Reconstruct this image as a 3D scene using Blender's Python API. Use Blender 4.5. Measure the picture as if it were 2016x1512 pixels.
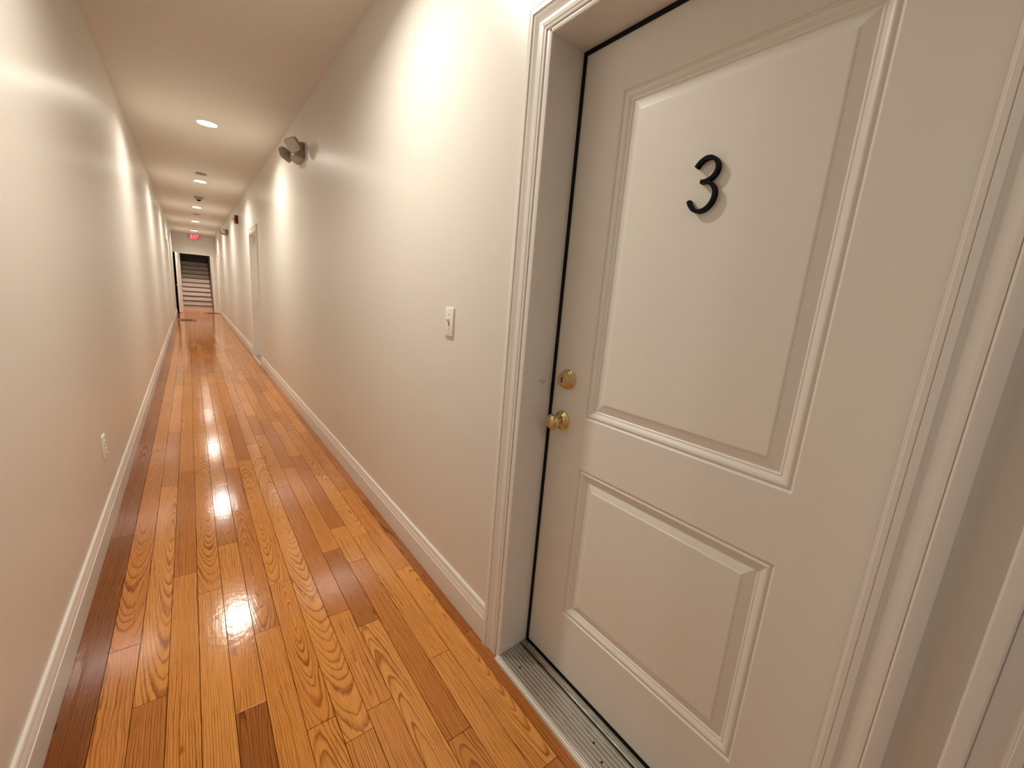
import bpy, bmesh, math, random
from mathutils import Vector, Matrix

# ---------------------------------------------------------------- scene reset
for o in list(bpy.data.objects):
    bpy.data.objects.remove(o)
S = bpy.context.scene
COL = S.collection
PI = math.pi
rnd = random.Random(11)

# ---------------------------------------------------------------- measured room
W = 1.237          # corridor width, right wall face x=0, left wall face x=-W
H = 2.7555         # ceiling height
D = 0.134          # recess of the numbered door behind the wall face
YE = 19.2          # end wall
YB = -5.2          # wall behind the camera
LIGHT_X = -0.61
LIGHT_Y = [1.76, 5.31, 8.48, 11.67, 14.70, 17.70]
LIGHT_BACK_Y = [-1.45, -4.4]

# ---------------------------------------------------------------- camera
cd = bpy.data.cameras.new('camera')
cam = bpy.data.objects.new('camera', cd)
COL.objects.link(cam)
CAM_R = [[0.788808, -0.609528, 0.079101], [0.06, 0.204442, 0.977038], [0.611704, 0.76595, -0.197837]]
r, u, f = [Vector(v) for v in CAM_R]
m = Matrix.Identity(4)
for i in range(3):
    m[i][0], m[i][1], m[i][2] = r[i], u[i], -f[i]
m.translation = Vector((-0.83589, 0.0, 1.31294))
cam.matrix_world = m
cd.sensor_fit = 'HORIZONTAL'
cd.sensor_width = 36.0
cd.lens = 36.0 * 800.07 / 2016.0
cd.shift_x = (1008.0 - 1008.56) / 2016.0
cd.shift_y = (754.81 - 756.0) / 2016.0
cd.clip_start = 0.02
cd.clip_end = 60
S.camera = cam

# ---------------------------------------------------------------- world, exposure
wd = bpy.data.worlds.new('world')
S.world = wd
wd.use_nodes = True
wd.node_tree.nodes['Background'].inputs[0].default_value = (0.02, 0.02, 0.022, 1)
wd.node_tree.nodes['Background'].inputs[1].default_value = 1.0
S.view_settings.view_transform = 'Standard'
S.view_settings.look = 'None'
S.view_settings.gamma = 1.0
S.view_settings.use_curve_mapping = False
S.view_settings.exposure = 0.16

LIGHT_POWER = 17.5
LIGHT_SPREAD = math.radians(152)
LIGHT_COLOR = (1.0, 0.93, 0.825)
BACK_POWER = 5.0
BACK_COLOR = (0.90, 0.95, 1.0)


def lamp(x, y, z, power, color):
    l = bpy.data.lights.new('recessed_lamp', 'AREA')
    l.shape = 'DISK'
    l.size = 0.140
    l.energy = power
    l.color = color
    l.spread = LIGHT_SPREAD
    o = bpy.data.objects.new('recessed_lamp', l)
    COL.objects.link(o)
    o.location = (x, y, z)
    return o


# ---------------------------------------------------------------- helpers
def tag(o, label=None, cat=None, group=None, kind=None):
    if label: o['label'] = label
    if cat: o['category'] = cat
    if group: o['group'] = group
    if kind: o['kind'] = kind
    return o


def empty(name, loc=(0, 0, 0), rz=0.0):
    o = bpy.data.objects.new(name, None)
    COL.objects.link(o)
    o.empty_display_size = 0.05
    o.location = loc
    o.rotation_euler = (0, 0, rz)
    return o


def obj(name, bm, mat, parent=None, smooth=False, recalc=True):
    if recalc:
        bmesh.ops.recalc_face_normals(bm, faces=bm.faces)
    me = bpy.data.meshes.new(name)
    bm.to_mesh(me)
    bm.free()
    if smooth is True:
        for p in me.polygons: p.use_smooth = True
    elif smooth:
        for p in me.polygons: p.use_smooth = True
        me.set_sharp_from_angle(angle=math.radians(smooth))
    me.materials.append(mat)
    o = bpy.data.objects.new(name, me)
    COL.objects.link(o)
    if parent: o.parent = parent
    return o


def BM():
    return bmesh.new()


def box(bm, x0, x1, y0, y1, z0, z1, bev=0.0, seg=2):
    v = [bm.verts.new((x, y, z)) for x in (x0, x1) for y in (y0, y1) for z in (z0, z1)]
    idx = [(0, 1, 3, 2), (4, 6, 7, 5), (0, 4, 5, 1), (2, 3, 7, 6), (0, 2, 6, 4), (1, 5, 7, 3)]
    fs = [bm.faces.new([v[i] for i in q]) for q in idx]
    if bev > 0:
        es = list({e for f_ in fs for e in f_.edges})
        bmesh.ops.recalc_face_normals(bm, faces=fs)
        bmesh.ops.bevel(bm, geom=es, offset=bev, segments=seg, affect='EDGES', profile=0.5)
    return bm


def hexa(bm, pts, bev=0.0, seg=2):
    """box from 8 corner points ordered x,y,z minor"""
    v = [bm.verts.new(p) for p in pts]
    idx = [(0, 1, 3, 2), (4, 6, 7, 5), (0, 4, 5, 1), (2, 3, 7, 6), (0, 2, 6, 4), (1, 5, 7, 3)]
    fs = [bm.faces.new([v[i] for i in q]) for q in idx]
    if bev > 0:
        es = list({e for f_ in fs for e in f_.edges})
        bmesh.ops.recalc_face_normals(bm, faces=fs)
        bmesh.ops.bevel(bm, geom=es, offset=bev, segments=seg, affect='EDGES', profile=0.5)
    return bm


def lathe(bm, prof, n=32, M4=None, cap0=True, cap1=True):
    """profile [(r, h)] around local +z, then transformed by M4"""
    M4 = M4 or Matrix.Identity(4)
    rings = []
    for (rr, hh) in prof:
        if rr < 1e-6:
            rings.append([bm.verts.new(M4 @ Vector((0, 0, hh)))])
        else:
            rings.append([bm.verts.new(M4 @ Vector((rr * math.cos(2 * PI * i / n), rr * math.sin(2 * PI * i / n), hh))) for i in range(n)])
    for a, b in zip(rings, rings[1:]):
        for i in range(n):
            j = (i + 1) % n
            if len(a) == 1 and len(b) == 1: continue
            if len(a) == 1: bm.faces.new((a[0], b[i], b[j]))
            elif len(b) == 1: bm.faces.new((a[i], a[j], b[0]))
            else: bm.faces.new((a[i], a[j], b[j], b[i]))
    if cap0 and len(rings[0]) > 1: bm.faces.new(rings[0][::-1])
    if cap1 and len(rings[-1]) > 1: bm.faces.new(rings[-1])
    return bm


def sweep(bm, prof, A, B):
    """closed profile; A(p) and B(p) give the two end points of each profile point"""
    a = [bm.verts.new(A(p)) for p in prof]
    b = [bm.verts.new(B(p)) for p in prof]
    n = len(prof)
    for i in range(n):
        j = (i + 1) % n
        bm.faces.new((a[i], a[j], b[j], b[i]))
    bm.faces.new(a[::-1])
    bm.faces.new(b)
    return bm


def ribbon(bm, path, half, n0, n1, to3):
    """flat stroke of width 2*half along a 2D path, extruded from n0 to n1"""
    L, Rr = [], []
    for i, p in enumerate(path):
        a = path[max(i - 1, 0)]
        b = path[min(i + 1, len(path) - 1)]
        t = Vector((b[0] - a[0], b[1] - a[1])).normalized()
        nn = Vector((-t.y, t.x)) * (half if not callable(half) else half(i / (len(path) - 1)))
        L.append((p[0] + nn.x, p[1] + nn.y))
        Rr.append((p[0] - nn.x, p[1] - nn.y))
    q = [[bm.verts.new(to3(pt, n)) for pt in s] for s in (L, Rr) for n in (n0, n1)]
    l0, l1, r0, r1 = q
    k = len(path)
    for i in range(k - 1):
        bm.faces.new((l0[i], l0[i + 1], r0[i + 1], r0[i]))
        bm.faces.new((l1[i], r1[i], r1[i + 1], l1[i + 1]))
        bm.faces.new((l0[i], l1[i], l1[i + 1], l0[i + 1]))
        bm.faces.new((r0[i], r0[i + 1], r1[i + 1], r1[i]))
    bm.faces.new((l0[0], r0[0], r1[0], l1[0]))
    bm.faces.new((l0[-1], l1[-1], r1[-1], r0[-1]))
    return bm


def catmull(pts, n=10):
    out = []
    P = [pts[0]] + list(pts) + [pts[-1]]
    for i in range(1, len(P) - 2):
        p0, p1, p2, p3 = [Vector(q) for q in P[i - 1:i + 3]]
        for k in range(n):
            t = k / n
            out.append(tuple(0.5 * ((2 * p1) + (p2 - p0) * t + (2 * p0 - 5 * p1 + 4 * p2 - p3) * t * t + (3 * p1 - p0 - 3 * p2 + p3) * t ** 3)))
    out.append(tuple(pts[-1]))
    return out


# ---------------------------------------------------------------- materials
def mat_new(name):
    mt = bpy.data.materials.new(name)
    mt.use_nodes = True
    nt = mt.node_tree
    return mt, nt, nt.nodes['Principled BSDF']


def paint(name, col, rough=0.45, spec=0.4, bump=0.0, bscale=300.0, metal=0.0, coat=0.0, mottling=0.0):
    mt, nt, b = mat_new(name)
    b.inputs['Base Color'].default_value = (*col, 1)
    b.inputs['Roughness'].default_value = rough
    b.inputs['Specular IOR Level'].default_value = spec
    b.inputs['Metallic'].default_value = metal
    b.inputs['Coat Weight'].default_value = coat
    tc = nt.nodes.new('ShaderNodeTexCoord')
    if bump > 0:
        nz = nt.nodes.new('ShaderNodeTexNoise')
        nz.inputs['Scale'].default_value = bscale
        nz.inputs['Detail'].default_value = 3
        bp = nt.nodes.new('ShaderNodeBump')
        bp.inputs['Strength'].default_value = bump
        bp.inputs['Distance'].default_value = 0.001
        nt.links.new(tc.outputs['Object'], nz.inputs['Vector'])
        nt.links.new(nz.outputs['Fac'], bp.inputs['Height'])
        nt.links.new(bp.outputs['Normal'], b.inputs['Normal'])
    if mottling > 0:
        n2 = nt.nodes.new('ShaderNodeTexNoise')
        n2.inputs['Scale'].default_value = 2.3
        n2.inputs['Detail'].default_value = 4
        nt.links.new(tc.outputs['Object'], n2.inputs['Vector'])
        mx = nt.nodes.new('ShaderNodeMix')
        mx.data_type = 'RGBA'
        mx.inputs[6].default_value = (*[c * (1 - mottling) for c in col], 1)
        mx.inputs[7].default_value = (*[min(1, c * (1 + mottling)) for c in col], 1)
        nt.links.new(n2.outputs['Fac'], mx.inputs[0])
        nt.links.new(mx.outputs[2], b.inputs['Base Color'])
    return mt


def emit(name, col, strength, base=(0.8, 0.8, 0.8)):
    mt, nt, b = mat_new(name)
    b.inputs['Base Color'].default_value = (*base, 1)
    b.inputs['Emission Color'].default_value = (*col, 1)
    b.inputs['Emission Strength'].default_value = strength
    return mt


M_WALL = paint('wall_paint', (0.78, 0.75, 0.69), 0.34, 0.55, 0.12, 260, mottling=0.012)
M_CEIL = paint('ceiling_paint', (0.82, 0.78, 0.71), 0.8, 0.2, 0.06, 200, mottling=0.012)
M_TRIM = paint('trim_paint', (0.84, 0.81, 0.76), 0.28, 0.5, 0.02, 60)
M_DOOR = paint('door_paint', (0.88, 0.85, 0.79), 0.36, 0.45, 0.05, 420)
M_PLASTIC = paint('switch_plastic', (0.86, 0.83, 0.76), 0.3, 0.5)
M_BEIGE = paint('fixture_beige', (0.42, 0.37, 0.32), 0.45, 0.4)
M_BEIGE_DK = paint('fixture_beige_back', (0.30, 0.26, 0.22), 0.5, 0.4)
M_BLACK = paint('rubber_black', (0.006, 0.006, 0.007), 0.6, 0.2)
M_NUMBER = paint('number_black', (0.003, 0.0025, 0.003), 0.6, 0.12)
M_DARKROOM = paint('painted_dark_room', (0.05, 0.045, 0.04), 0.9, 0.1)  # near-black base stands in for a space without light
M_BRASS = paint('brass', (0.70, 0.55, 0.30), 0.16, 0.5, metal=1.0)
M_BRASS_DK = paint('brass_dark', (0.14, 0.08, 0.03), 0.4, 0.5, metal=0.7)
M_CHROME = paint('chrome', (0.7, 0.68, 0.66), 0.15, 0.5, metal=1.0)
M_RED = paint('alarm_red', (0.22, 0.008, 0.008), 0.4, 0.4)
M_STROBE = paint('strobe_lens', (0.7, 0.66, 0.62), 0.15, 0.5)
M_WHITE = paint('fixture_white', (0.82, 0.80, 0.76), 0.4, 0.4)
M_LENS = emit('lamp_lens', (1.0, 0.93, 0.80), 45.0)
M_LOBBY_FILL = emit('lobby_fill_diffuser', (1.0, 0.82, 0.68), 360.0)
M_EXIT_FACE = emit('exit_face', (1.0, 0.004, 0.03), 0.42, (0.4, 0.02, 0.03))
M_EXIT_LET = emit('exit_letters', (1.0, 0.33, 0.34), 1.25, (0.6, 0.1, 0.1))
M_SUBFLOOR = paint('subfloor', (0.02, 0.007, 0.003), 0.8, 0.1)
M_DARKWOOD = paint('tread_wood', (0.16, 0.055, 0.018), 0.3, 0.4)
M_RISER = paint('riser_paint', (0.78, 0.72, 0.66), 0.5, 0.3)
M_VENT = paint('register_wood', (0.20, 0.085, 0.025), 0.4, 0.4)
M_VENTSLOT = paint('register_slot', (0.03, 0.014, 0.006), 0.8, 0.1)
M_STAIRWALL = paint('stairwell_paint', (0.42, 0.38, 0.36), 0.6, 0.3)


def mat_alu():
    mt, nt, b = mat_new('worn_aluminium')
    b.inputs['Metallic'].default_value = 0.85
    b.inputs['Roughness'].default_value = 0.3
    tc = nt.nodes.new('ShaderNodeTexCoord')
    mp = nt.nodes.new('ShaderNodeMapping')
    mp.inputs['Scale'].default_value = (110, 14, 60)
    nz = nt.nodes.new('ShaderNodeTexNoise')
    nz.inputs['Scale'].default_value = 1.6
    nz.inputs['Detail'].default_value = 6
    cr = nt.nodes.new('ShaderNodeValToRGB')
    cr.color_ramp.elements[0].position = 0.32
    cr.color_ramp.elements[0].color = (0.30, 0.285, 0.25, 1)
    cr.color_ramp.elements[1].position = 0.68
    cr.color_ramp.elements[1].color = (0.50, 0.48, 0.43, 1)
    nt.links.new(tc.outputs['Object'], mp.inputs['Vector'])
    nt.links.new(mp.outputs[0], nz.inputs['Vector'])
    nt.links.new(nz.outputs['Fac'], cr.inputs['Fac'])
    nt.links.new(cr.outputs[0], b.inputs['Base Color'])
    mr = nt.nodes.new('ShaderNodeMapRange')
    mr.inputs['To Min'].default_value = 0.46
    mr.inputs['To Max'].default_value = 0.22
    nt.links.new(nz.outputs['Fac'], mr.inputs['Value'])
    nt.links.new(mr.outputs[0], b.inputs['Roughness'])
    return mt


M_ALU = mat_alu()
M_ALU_BRIGHT = paint('polished_glint_aluminium', (0.74, 0.72, 0.67), 0.34, 0.5, 0.3, 90, metal=0.75, mottling=0.25)  # polished metal; paler base also holds the bright reflections of nosing and ribs


def mat_oak(name, attr=None):
    """varnished oak: rings of a tilted trunk cut by the board face; tone and cut
    come from the object's colour (or from a colour attribute on joined boards)"""
    mt, nt, b = mat_new(name)
    N, L = nt.nodes, nt.links

    def math_(op, a=None, c=None, v0=None, v1=None):
        n = N.new('ShaderNodeMath')
        n.operation = op
        if a is not None: L.new(a, n.inputs[0])
        if c is not None: L.new(c, n.inputs[1])
        if v0 is not None: n.inputs[0].default_value = v0
        if v1 is not None: n.inputs[1].default_value = v1
        return n.outputs[0]

    tc = N.new('ShaderNodeTexCoord')
    sep = N.new('ShaderNodeSeparateXYZ')
    if attr:
        at = N.new('ShaderNodeAttribute')
        at.attribute_name = attr
        colr, alpha = at.outputs['Color'], at.outputs['Alpha']
    else:
        oi = N.new('ShaderNodeObjectInfo')
        colr, alpha = oi.outputs['Color'], oi.outputs['Alpha']
    sc = N.new('ShaderNodeSeparateColor')
    L.new(colr, sc.inputs[0])
    tone, cx, dd = sc.outputs[0], sc.outputs[1], sc.outputs[2]
    seed = math_('MULTIPLY', math_('ADD', cx, dd), v1=37.7)
    L.new(tc.outputs['Object'], sep.inputs[0])
    x, y = sep.outputs[0], sep.outputs[1]
    if attr:
        # joined boards: fold x into one board width
        x = math_('SUBTRACT', math_('WRAP', x, v1=0.0415), v1=0.0)
        N_ = x.node
        N_.inputs[1].default_value = 0.0415
        N_.inputs[2].default_value = -0.0415
    # slow waviness along the board
    cmb = N.new('ShaderNodeCombineXYZ')
    L.new(math_('MULTIPLY', x, v1=14.0), cmb.inputs[0])
    L.new(math_('ADD', math_('MULTIPLY', y, v1=3.2), seed), cmb.inputs[1])
    L.new(seed, cmb.inputs[2])
    nz = N.new('ShaderNodeTexNoise')
    nz.inputs['Scale'].default_value = 1.0
    nz.inputs['Detail'].default_value = 2.5
    L.new(cmb.outputs[0], nz.inputs['Vector'])
    wob = math_('MULTIPLY', math_('SUBTRACT', nz.outputs['Fac'], v1=0.5), v1=0.030)
    cx_m = math_('MULTIPLY', math_('SUBTRACT', cx, v1=0.5), v1=0.15)
    X = math_('ADD', math_('SUBTRACT', x, cx_m), wob)
    Z = math_('ADD', math_('MULTIPLY', math_('SUBTRACT', dd, v1=0.5), v1=0.07),
              math_('MULTIPLY', math_('MULTIPLY', math_('SUBTRACT', alpha, v1=0.5), v1=0.22), y))
    rr = math_('SQRT', math_('ADD', math_('ADD', math_('MULTIPLY', X, X), math_('MULTIPLY', Z, Z)), v1=0.00002))
    rr = math_('ADD', rr, math_('MULTIPLY', wob, v1=0.35))
    c4 = N.new('ShaderNodeCombineXYZ')
    L.new(math_('MULTIPLY', rr, v1=95.0), c4.inputs[0])
    L.new(math_('MULTIPLY', seed, v1=3.1), c4.inputs[1])
    L.new(math_('MULTIPLY', y, v1=0.8), c4.inputs[2])
    irr = N.new('ShaderNodeTexNoise')
    irr.inputs['Scale'].default_value = 1.0
    irr.inputs['Detail'].default_value = 1.0
    L.new(c4.outputs[0], irr.inputs['Vector'])
    c5 = N.new('ShaderNodeCombineXYZ')
    L.new(math_('MULTIPLY', x, v1=120.0), c5.inputs[0])
    L.new(math_('ADD', math_('MULTIPLY', y, v1=26.0), seed), c5.inputs[1])
    jag = N.new('ShaderNodeTexNoise')
    jag.inputs['Scale'].default_value = 1.0
    jag.inputs['Detail'].default_value = 2.0
    L.new(c5.outputs[0], jag.inputs['Vector'])
    rr = math_('ADD', rr, math_('MULTIPLY', math_('SUBTRACT', irr.outputs['Fac'], v1=0.5), v1=0.013))
    rr = math_('ADD', rr, math_('MULTIPLY', math_('SUBTRACT', jag.outputs['Fac'], v1=0.5), v1=0.0024))
    ring = math_('FRACT', math_('MULTIPLY', rr, v1=165.0))
    cr = N.new('ShaderNodeValToRGB')
    e = cr.color_ramp.elements
    e[0].position, e[0].color = 0.0, (0.10, 0.10, 0.10, 1)
    e[1].position, e[1].color = 0.55, (0.22, 0.22, 0.22, 1)
    k = e.new(0.82); k.color = (1, 1, 1, 1)
    k = e.new(0.98); k.color = (0.15, 0.15, 0.15, 1)
    L.new(ring, cr.inputs['Fac'])
    # pores / fibre streaks
    c2 = N.new('ShaderNodeCombineXYZ')
    L.new(math_('MULTIPLY', x, v1=420.0), c2.inputs[0])
    L.new(math_('ADD', math_('MULTIPLY', y, v1=9.0), seed), c2.inputs[1])
    fib = N.new('ShaderNodeTexNoise')
    fib.inputs['Scale'].default_value = 1.0
    fib.inputs['Detail'].default_value = 2.0
    L.new(c2.outputs[0], fib.inputs['Vector'])
    # patchy strength of the figure
    c3 = N.new('ShaderNodeCombineXYZ')
    L.new(math_('MULTIPLY', x, v1=9.0), c3.inputs[0])
    L.new(math_('ADD', math_('MULTIPLY', y, v1=2.0), math_('MULTIPLY', seed, v1=1.7)), c3.inputs[1])
    pat = N.new('ShaderNodeTexNoise')
    pat.inputs['Scale'].default_value = 1.0
    pat.inputs['Detail'].default_value = 3.0
    L.new(c3.outputs[0], pat.inputs['Vector'])
    # tone ramp
    tr = N.new('ShaderNodeValToRGB')
    e = tr.color_ramp.elements
    e[0].position, e[0].color = 0.0, (0.220, 0.066, 0.012, 1)
    e[1].position, e[1].color = 1.0, (0.860, 0.410, 0.110, 1)
    k = e.new(0.35); k.color = (0.590, 0.212, 0.040, 1)
    k = e.new(0.65); k.color = (0.770, 0.318, 0.068, 1)
    tvar = math_('ADD', tone, math_('MULTIPLY', math_('SUBTRACT', pat.outputs['Fac'], v1=0.5), v1=0.34))
    L.new(tvar, tr.inputs['Fac'])
    dark = N.new('ShaderNodeMix'); dark.data_type = 'RGBA'; dark.blend_type = 'MULTIPLY'
    dark.inputs[7].default_value = (0.40, 0.27, 0.15, 1)
    g = math_('MULTIPLY', cr.outputs['Color'], math_('ADD', math_('MULTIPLY', pat.outputs['Fac'], v1=2.4), v1=-0.38))
    L.new(g, dark.inputs[0])
    L.new(tr.outputs['Color'], dark.inputs[6])
    fx = N.new('ShaderNodeMix'); fx.data_type = 'RGBA'; fx.blend_type = 'MULTIPLY'
    fx.inputs[7].default_value = (0.62, 0.52, 0.40, 1)
    fr = N.new('ShaderNodeMapRange')
    fr.inputs['From Min'].default_value = 0.48
    fr.inputs['From Max'].default_value = 0.78
    fr.inputs['To Max'].default_value = 0.95
    L.new(fib.outputs['Fac'], fr.inputs['Value'])
    L.new(fr.outputs[0], fx.inputs[0])
    L.new(dark.outputs[2], fx.inputs[6])
    # sparse knots and mineral spots
    c6 = N.new('ShaderNodeCombineXYZ')
    L.new(math_('ADD', math_('MULTIPLY', x, v1=9.0), math_('MULTIPLY', seed, v1=2.3)), c6.inputs[0])
    L.new(math_('ADD', math_('MULTIPLY', y, v1=3.4), seed), c6.inputs[1])
    vo = N.new('ShaderNodeTexVoronoi')
    vo.inputs['Scale'].default_value = 1.0
    L.new(c6.outputs[0], vo.inputs['Vector'])
    sv = N.new('ShaderNodeSeparateColor')
    L.new(vo.outputs['Color'], sv.inputs[0])
    kd = math_('ADD', vo.outputs['Distance'], math_('MULTIPLY', math_('SUBTRACT', jag.outputs['Fac'], v1=0.5), v1=0.05))
    km = N.new('ShaderNodeMapRange')
    km.inputs['From Min'].default_value = 0.085
    km.inputs['From Max'].default_value = 0.030
    L.new(kd, km.inputs['Value'])
    kmask = math_('MULTIPLY', km.outputs[0], math_('GREATER_THAN', sv.outputs[0], v1=0.62))
    kx = N.new('ShaderNodeMix'); kx.data_type = 'RGBA'; kx.blend_type = 'MULTIPLY'
    kx.inputs[7].default_value = (0.22, 0.12, 0.07, 1)
    L.new(kmask, kx.inputs[0])
    L.new(fx.outputs[2], kx.inputs[6])
    L.new(kx.outputs[2], b.inputs['Base Color'])
    b.inputs['Roughness'].default_value = 0.115
    b.inputs['Specular IOR Level'].default_value = 0.5
    # varnish ripple
    wv = N.new('ShaderNodeTexNoise')
    wv.inputs['Scale'].default_value = 38.0
    wv.inputs['Detail'].default_value = 2.0
    L.new(tc.outputs['Object'], wv.inputs['Vector'])
    hsum = math_('ADD', wv.outputs['Fac'], math_('MULTIPLY', cr.outputs['Color'], v1=0.10))
    bp = N.new('ShaderNodeBump')
    bp.inputs['Strength'].default_value = 0.24
    bp.inputs['Distance'].default_value = 0.0014
    L.new(hsum, bp.inputs['Height'])
    L.new(bp.outputs['Normal'], b.inputs['Normal'])
    return mt


M_OAK = mat_oak('varnished_oak')
M_OAK_FAR = mat_oak('varnished_oak_joined', 'board')

# ---------------------------------------------------------------- walls with door openings
# openings along each side wall: (s0, s1, head height)
DOORS_R = [(0.092, 0.9935, 2.050), (-1.06, -0.1275, 2.05), (7.46, 8.40, 2.050), (17.62, 18.53, 2.050)]
DOORS_L = [(13.60, 14.52, 2.05)]
JT = 0.020     # jamb thickness


def wall_boxes(bm, s_lo, s_hi, opens, to3, thick):
    opens = sorted(opens)
    s = s_lo
    for (a, b_, zh) in opens:
        a2, b2, z2 = a - JT, b_ + JT, zh + JT
        pieces = [(s, a2, 0, H), (a2, b2, z2, H)]
        for (p0, p1, q0, q1) in pieces:
            hexa(bm, [to3(ss, n, z) for ss in (p0, p1) for n in (-thick, 0) for z in (q0, q1)])
        s = b2
    hexa(bm, [to3(ss, n, z) for ss in (s, s_hi) for n in (-thick, 0) for z in (0, H)])


R3 = lambda s, n, z: (-n, s, z)          # right wall: s along y, n into the corridor
L3 = lambda s, n, z: (-W + n, s, z)      # left wall
bm = BM(); wall_boxes(bm, YB, YE + 2.2, DOORS_R, R3, 0.20)
wall_right = tag(obj('wall_right', bm, M_WALL), 'long white right-hand corridor wall with the numbered door', 'wall', kind='structure')
bm = BM(); wall_boxes(bm, YB, YE, DOORS_L, L3, 0.20)
wall_left = tag(obj('wall_left', bm, M_WALL), 'long white left-hand corridor wall with glossy light streaks', 'wall', kind='structure')
bm = BM(); box(bm, -W - 0.2, 0.2, YB - 0.15, YB, 0, H)
tag(obj('wall_back', bm, M_WALL), 'white wall closing the corridor behind the viewer', 'wall', kind='structure')
# end wall: opening to the stairs and a dark slot at its left
EX0, EX1, EZ = -1.075, -0.158, 2.050
bm = BM()
box(bm, -W - 0.2, 0.0, YE, YE + 0.13, 2.07, H)
box(bm, EX1 + 0.015, 0.0, YE, YE + 0.13, 0, 2.07)
box(bm, EX0 - 0.05, EX0 - 0.012, YE + 0.01, YE + 0.13, 0, 2.07)
tag(obj('wall_far', bm, M_WALL), 'far end wall above the open door and stairs', 'wall', kind='structure')

# hairline plaster crack above the numbered door's casing
bm = BM()
ribbon(bm, [(1.112, 2.19), (1.105, 2.176), (1.099, 2.168), (1.094, 2.157), (1.088, 2.150), (1.083, 2.140)], 0.0007, 0.0, 0.0006, lambda p, n: (-n, p[0], p[1]))
obj('plaster_crack', bm, M_BRASS_DK, wall_right)['label'] = 'thin dark hairline crack'

# ---------------------------------------------------------------- ceiling with round cut-outs
ALL_LY = sorted(LIGHT_Y + LIGHT_BACK_Y)
CAN_R = 0.078
bm = BM()
sq = 0.15
def rect(bm, x0, x1, y0, y1, z):
    bm.faces.new([bm.verts.new(p) for p in ((x0, y0, z), (x1, y0, z), (x1, y1, z), (x0, y1, z))])
xl, xr = -W - 0.2, 0.2
rect(bm, xl, LIGHT_X - sq, YB - 0.1, YE + 2.2, H)
rect(bm, LIGHT_X + sq, xr, YB - 0.1, YE + 2.2, H)
y = YB - 0.1
for ly in ALL_LY:
    rect(bm, LIGHT_X - sq, LIGHT_X + sq, y, ly - sq, H)
    y = ly + sq
    N_ = 32
    inn, out = [], []
    for i in range(N_):
        a = 2 * PI * i / N_
        c, s_ = math.cos(a), math.sin(a)
        k = sq / max(abs(c), abs(s_))
        inn.append(bm.verts.new((LIGHT_X + CAN_R * c, ly + CAN_R * s_, H)))
        out.append(bm.verts.new((LIGHT_X + k * c, ly + k * s_, H)))
    for i in range(N_):
        j = (i + 1) % N_
        bm.faces.new((inn[i], inn[j], out[j], out[i]))
rect(bm, LIGHT_X - sq, LIGHT_X + sq, y, YE + 2.2, H)
# upper deck, closes the plenum above the cans
rect(bm, xl, xr, YB - 0.1, YE + 2.2, H + 0.25)
bmesh.ops.remove_doubles(bm, verts=bm.verts, dist=1e-5)
for f_ in bm.faces: f_.normal_update()
ceil = obj('ceiling', bm, M_CEIL, recalc=False)
for p in ceil.data.polygons: p.use_smooth = False
tag(ceil, 'flat white corridor ceiling with a row of recessed lights', 'ceiling', kind='structure')

# ---------------------------------------------------------------- floor: oak boards
PW = 0.083
X0 = -1.219
floor_o = empty('floor')
tag(floor_o, 'glossy oak strip floor running down the corridor', 'floor', kind='structure')
bm = BM(); box(bm, -W - 0.2, 0.2, YB - 0.15, YE + 1.25, -0.06, -0.012)
obj('subfloor', bm, M_SUBFLOOR, floor_o)

# joints read off the photograph: column -> [(y, tone of the board on the near side)]
J = {
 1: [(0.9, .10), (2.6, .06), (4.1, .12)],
 2: [(1.75, .50), (3.9, .45), (5.35, .48)],
 3: [(1.46, .34), (3.16, .66), (4.3, .40)],
 4: [(2.11, .62), (3.37, .36), (4.23, .62)],
 5: [(0.95, .60), (1.935, .78), (3.64, .56), (4.19, .74)],
 6: [(1.271, .16), (2.283, .62), (3.03, .30), (3.9, .52), (5.0, .6)],
 7: [(1.584, .66), (2.62, .44), (3.293, .36), (4.4, .7), (5.17, .55)],
 8: [(1.1, .70), (1.845, .62), (3.41, .66), (4.65, .34), (5.5, .5)],
 9: [(1.0, .66), (3.736, .74), (4.7, .5)],
 10: [(1.061, .62), (1.527, .66), (2.83, .36), (3.96, .55), (4.6, .35)],
 11: [(1.41, .78), (1.97, .26), (3.128, .56), (4.41, .36), (5.19, .5)],
 12: [(0.836, .50), (1.827, .42), (2.169, .74), (3.341, .34), (4.3, .6)],
 13: [(1.124, .80), (2.034, .74), (2.9, .82), (4.0, .5)],
 14: [(0.618, .34), (1.659, .80), (2.6, .60), (3.9, .46)],
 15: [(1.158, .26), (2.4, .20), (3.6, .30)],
}
boards = []
for c in range(1, 16):
    xa = X0 + (c - 1) * PW
    xb = xa + PW if c < 15 else -0.001
    if c == 1: xa = -W + 0.001
    ys = list(J[c])
    y_last = ys[-1][0]
    lo = -0.35
    seq = []
    prev = lo
    for (yy, tn) in ys:
        seq.append((prev, yy, tn)); prev = yy
    while prev < YE + 1.22:
        ln = rnd.uniform(0.45, 1.35)
        nx = min(prev + ln, YE + 1.22)
        if YE + 1.22 - nx < 0.25: nx = YE + 1.22
        tn = min(0.9, max(0.18, rnd.gauss(0.56, 0.10)))
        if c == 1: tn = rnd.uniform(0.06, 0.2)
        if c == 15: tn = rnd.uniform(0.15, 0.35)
        seq.append((prev, nx, tn)); prev = nx
    prev = lo
    while prev > YB:
        nx = max(prev - rnd.uniform(0.6, 1.4), YB)
        seq.append((nx, prev, rnd.uniform(0.4, 0.7))); prev = nx
    for (a, b_, tn) in seq: boards.append((c, xa, xb, a, b_, tn))
near = sorted([q for q in boards if q[4] > 0.3 and q[3] > -0.5], key=lambda q: q[3])[:296]
nearset = set(id(q) for q in near)


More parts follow.
